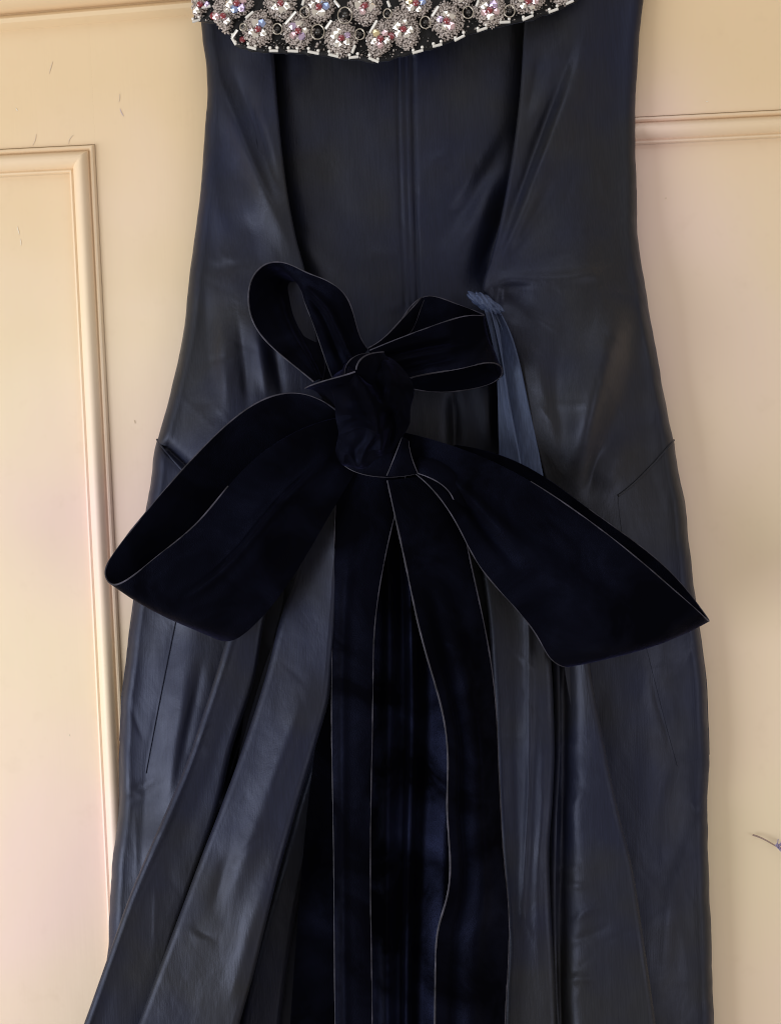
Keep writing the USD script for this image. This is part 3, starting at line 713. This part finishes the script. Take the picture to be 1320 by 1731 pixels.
# lower left loop
ribbon('loop', [((585, 712, .105), (570, 780, .080)), ((556, 684, .120), (535, 830, .066)), ((505, 665, .120), (500, 880, .060)), ((440, 678, .116), (440, 930, .058)), ((340, 760, .106), (370, 1000, .062)), ((245, 868, .102), (318, 1040, .070)), ((193, 935, .104), (335, 1062, .084), (-12, 8, 0)), ((178, 970, .112), (378, 1083, .096), (-14, 10, .004)),
                ((190, 988, .124), (402, 1078, .110), (-8, 6, .004)), ((258, 947, .130), (442, 1044, .118)), ((335, 882, .130), (495, 975, .116)), ((405, 800, .128), (540, 900, .114)), ((490, 735, .128), (575, 840, .112)), ((575, 705, .122), (605, 790, .104))],
       bulge=.003, n=220, m=72, waves=[((.42, .5), (.62, .96), .0035, .014), ((.46, .54), (.62, .96), -.006, .05), ((.62, .6), (.62, .96), -.004, .10)], trim=((0, .80), (0, 1)), edges=(True, False))
# lower right loop
ribbon('loop', [((680, 730, .120), (690, 792, .118)), ((760, 752, .128), (732, 828, .122)), ((845, 786, .130), (772, 885, .122)), ((935, 838, .128), (812, 958, .118)), ((1055, 926, .122), (870, 1026, .112)), ((1142, 1000, .114), (912, 1082, .104)), ((1190, 1043, .104), (936, 1118, .094), (4, 14, 0)), ((1198, 1050, .092), (965, 1126, .080), (10, 14, 0)),
                ((1185, 1030, .080), (975, 1108, .066)), ((1120, 955, .074), (930, 1040, .058)), ((1000, 864, .072), (850, 950, .056)), ((910, 800, .078), (770, 860, .062)), ((770, 752, .095), (690, 790, .085))],
       bulge=.003, n=200, m=32, waves=[(.72, (.08, .30), .006, .06), (.55, (.06, .30), -.006, .07), ((.5, .3), (.12, .4), .003, .10)], trim=((.22, .80), (0, .55)))
# long tails; the first is a black strip standing in for shaded pleats
ribbon('tail', [((560, 800, .050), (600, 800, .052)), ((556, 1000, .050), (600, 1000, .052)), ((548, 1150, .052), (598, 1150, .054)), ((528, 1300, .054), (596, 1300, .056)), ((512, 1450, .056), (594, 1450, .058)), ((500, 1600, .058), (592, 1600, .060)), ((490, 1740, .060), (590, 1740, .062)), ((486, 1800, .060), (590, 1800, .062))],
       bulge=.002, n=120, edges=(False, False))
ribbon('tail', [((572, 785, .100), (690, 790, .104)), ((566, 900, .096), (660, 900, .098)), ((563, 1050, .094), (634, 1050, .102)), ((561, 1200, .096), (630, 1180, .106)), ((563, 1350, .098), (627, 1340, .108)), ((565, 1500, .100), (626, 1500, .108)), ((566, 1650, .102), (628, 1650, .110)), ((568, 1800, .104), (629, 1800, .112))],
       bulge=.004, n=180, waves=[(.3, (.1, .95), .003, .12)])
ribbon('tail', [((655, 812, .108), (770, 800, .106)), ((668, 872, .110), (785, 900, .104)), ((687, 960, .112), (806, 1000, .098)), ((706, 1050, .112), (826, 1100, .092)), ((726, 1125, .112), (838, 1200, .088)), ((748, 1205, .110), (842, 1290, .086)), ((757, 1285, .112), (846, 1370, .086)), ((756, 1370, .112), (850, 1440, .088)), ((761, 1460, .114), (858, 1520, .090)),
                ((755, 1520, .114), (860, 1580, .090)), ((741, 1570, .112), (858, 1640, .090)), ((736, 1640, .112), (854, 1710, .090)), ((735, 1731, .112), (852, 1760, .090)), ((734, 1800, .112), (850, 1800, .090))],
       bulge=.004, n=220, waves=[(.28, (.15, .9), -.006, .09), (.5, (.15, .95), .005, .12)], er=.0009)
ribbon('tail', [((628, 800, .090), (740, 800, .088)), ((632, 950, .082), (770, 960, .078)), ((630, 1100, .080), (782, 1080, .076)), ((626, 1250, .080), (792, 1250, .076)), ((625, 1400, .082), (785, 1400, .078)), ((626, 1600, .084), (775, 1600, .080)), ((628, 1800, .086), (770, 1800, .082))],
       bulge=.0, n=180, m=44, waves=[(.18, (.05, 1.1), .006, .06), (.36, (.05, 1.1), -.007, .09), ((.42, .40), (.05, 1.1), .010, .05), ((.62, .55), (.05, 1.1), -.006, .08), (.8, (.05, 1.1), .005, .08)], edges=(False, True), mat_='velvet_brushed')
# knot: the wrap, its turned top fold and the small flaps round it
ribbon('knot', [((560, 650, .085), (640, 606, .085)), ((562, 640, .112), (660, 606, .116)), ((560, 652, .134), (686, 630, .134)), ((566, 680, .146), (700, 660, .144)), ((567, 705, .149), (694, 690, .148)), ((572, 735, .145), (692, 716, .145)), ((568, 766, .138), (676, 745, .136)), ((582, 786, .122), (664, 774, .118)), ((588, 780, .090), (658, 766, .090))],
       bulge=.005, n=200, m=90, waves=[((.25, .7), (.05, .85), .007, .07), ((.42, .85), (.05, .85), -.007, .08), ((.7, .35), (.3, .88), .005, .07), ((.85, .6), (.1, .6), .005, .07)], edges=(False, False), th=.002, crumple=.011)
ribbon('knot_fold', [((516, 656, .116), (545, 672, .112)), ((540, 646, .136), (575, 690, .120)), ((575, 636, .148), (610, 690, .130)), ((600, 628, .150), (650, 680, .130))], bulge=.003, n=60, m=14, edges=(True, False))
ribbon('knot_fold', [((583, 634, .136), (604, 640, .144)), ((590, 611, .134), (612, 624, .144)), ((604, 601, .128), (630, 612, .140)), ((624, 597, .118), (645, 606, .130))], bulge=.002, n=60, m=12, edges=(True, False))
ribbon('knot_fold', [((602, 624, .152), (615, 690, .134)), ((611, 606, .154), (645, 685, .134)), ((626, 598, .146), (678, 668, .130)), ((648, 595, .128), (694, 640, .118))], bulge=.003, n=60, m=14, edges=(True, False))
ribbon('loop_fold', [((622, 588, .098), (648, 606, .094)), ((650, 570, .094), (668, 584, .092)), ((674, 545, .090), (690, 566, .086)), ((697, 520, .084), (704, 540, .082)), ((712, 503, .074), (716, 507, .074))], bulge=-.001, n=60, m=10)
ribbon('knot_flap', [((680, 738, .138), (690, 745, .136)), ((668, 770, .136), (694, 768, .134)), ((654, 804, .128), (706, 800, .126))], bulge=.002, n=50, m=14, edges=(True, True))
ribbon('knot_flap', [((570, 770, .118), (580, 740, .125)), ((596, 795, .126), (610, 750, .132)), ((652, 806, .126), (650, 760, .134)), ((700, 801, .122), (690, 760, .128))], bulge=.003, n=60, m=14, edges=(True, False), er=.0006)
ribbon('knot_flap', [((700, 798, .124), (712, 772, .118)), ((736, 812, .128), (748, 780, .122)), ((762, 835, .124), (785, 810, .118)), ((768, 875, .114), (790, 870, .108))], bulge=.004, n=60, m=14, edges=(True, False))

# ------------------------------------------------------------------ loose stalk on the door
st = thing('dry_stalk', 'thin brown stalk with a mauve tip against the door right of the skirt', 'stalk')
c_ = spline([(1272, 1412, .002), (1284, 1416, .0035), (1298, 1423, .004), (1314, 1432, .003), (1330, 1436, .003)], 30)
obj('stem', tube(P(c_[:, 0], c_[:, 1], c_[:, 2] - .003), np.linspace(.0010, .0006, 30), 7), 'stalk', st)
tf = []
rg = np.random.default_rng(9)
for i in range(16):
    a = rg.uniform(-1.2, 1.6); L = rg.uniform(5, 13)
    x, y = 1313 + rg.uniform(-3, 8), 1432 + rg.uniform(-3, 3)
    t = np.linspace(0, 1, 5)
    tf.append(tube(P(x + L * t * math.cos(a), y - L * t * math.sin(a), .001 + .004 * t), .0005, 5))
obj('tuft', cat_mesh(tf), 'tuft', st)
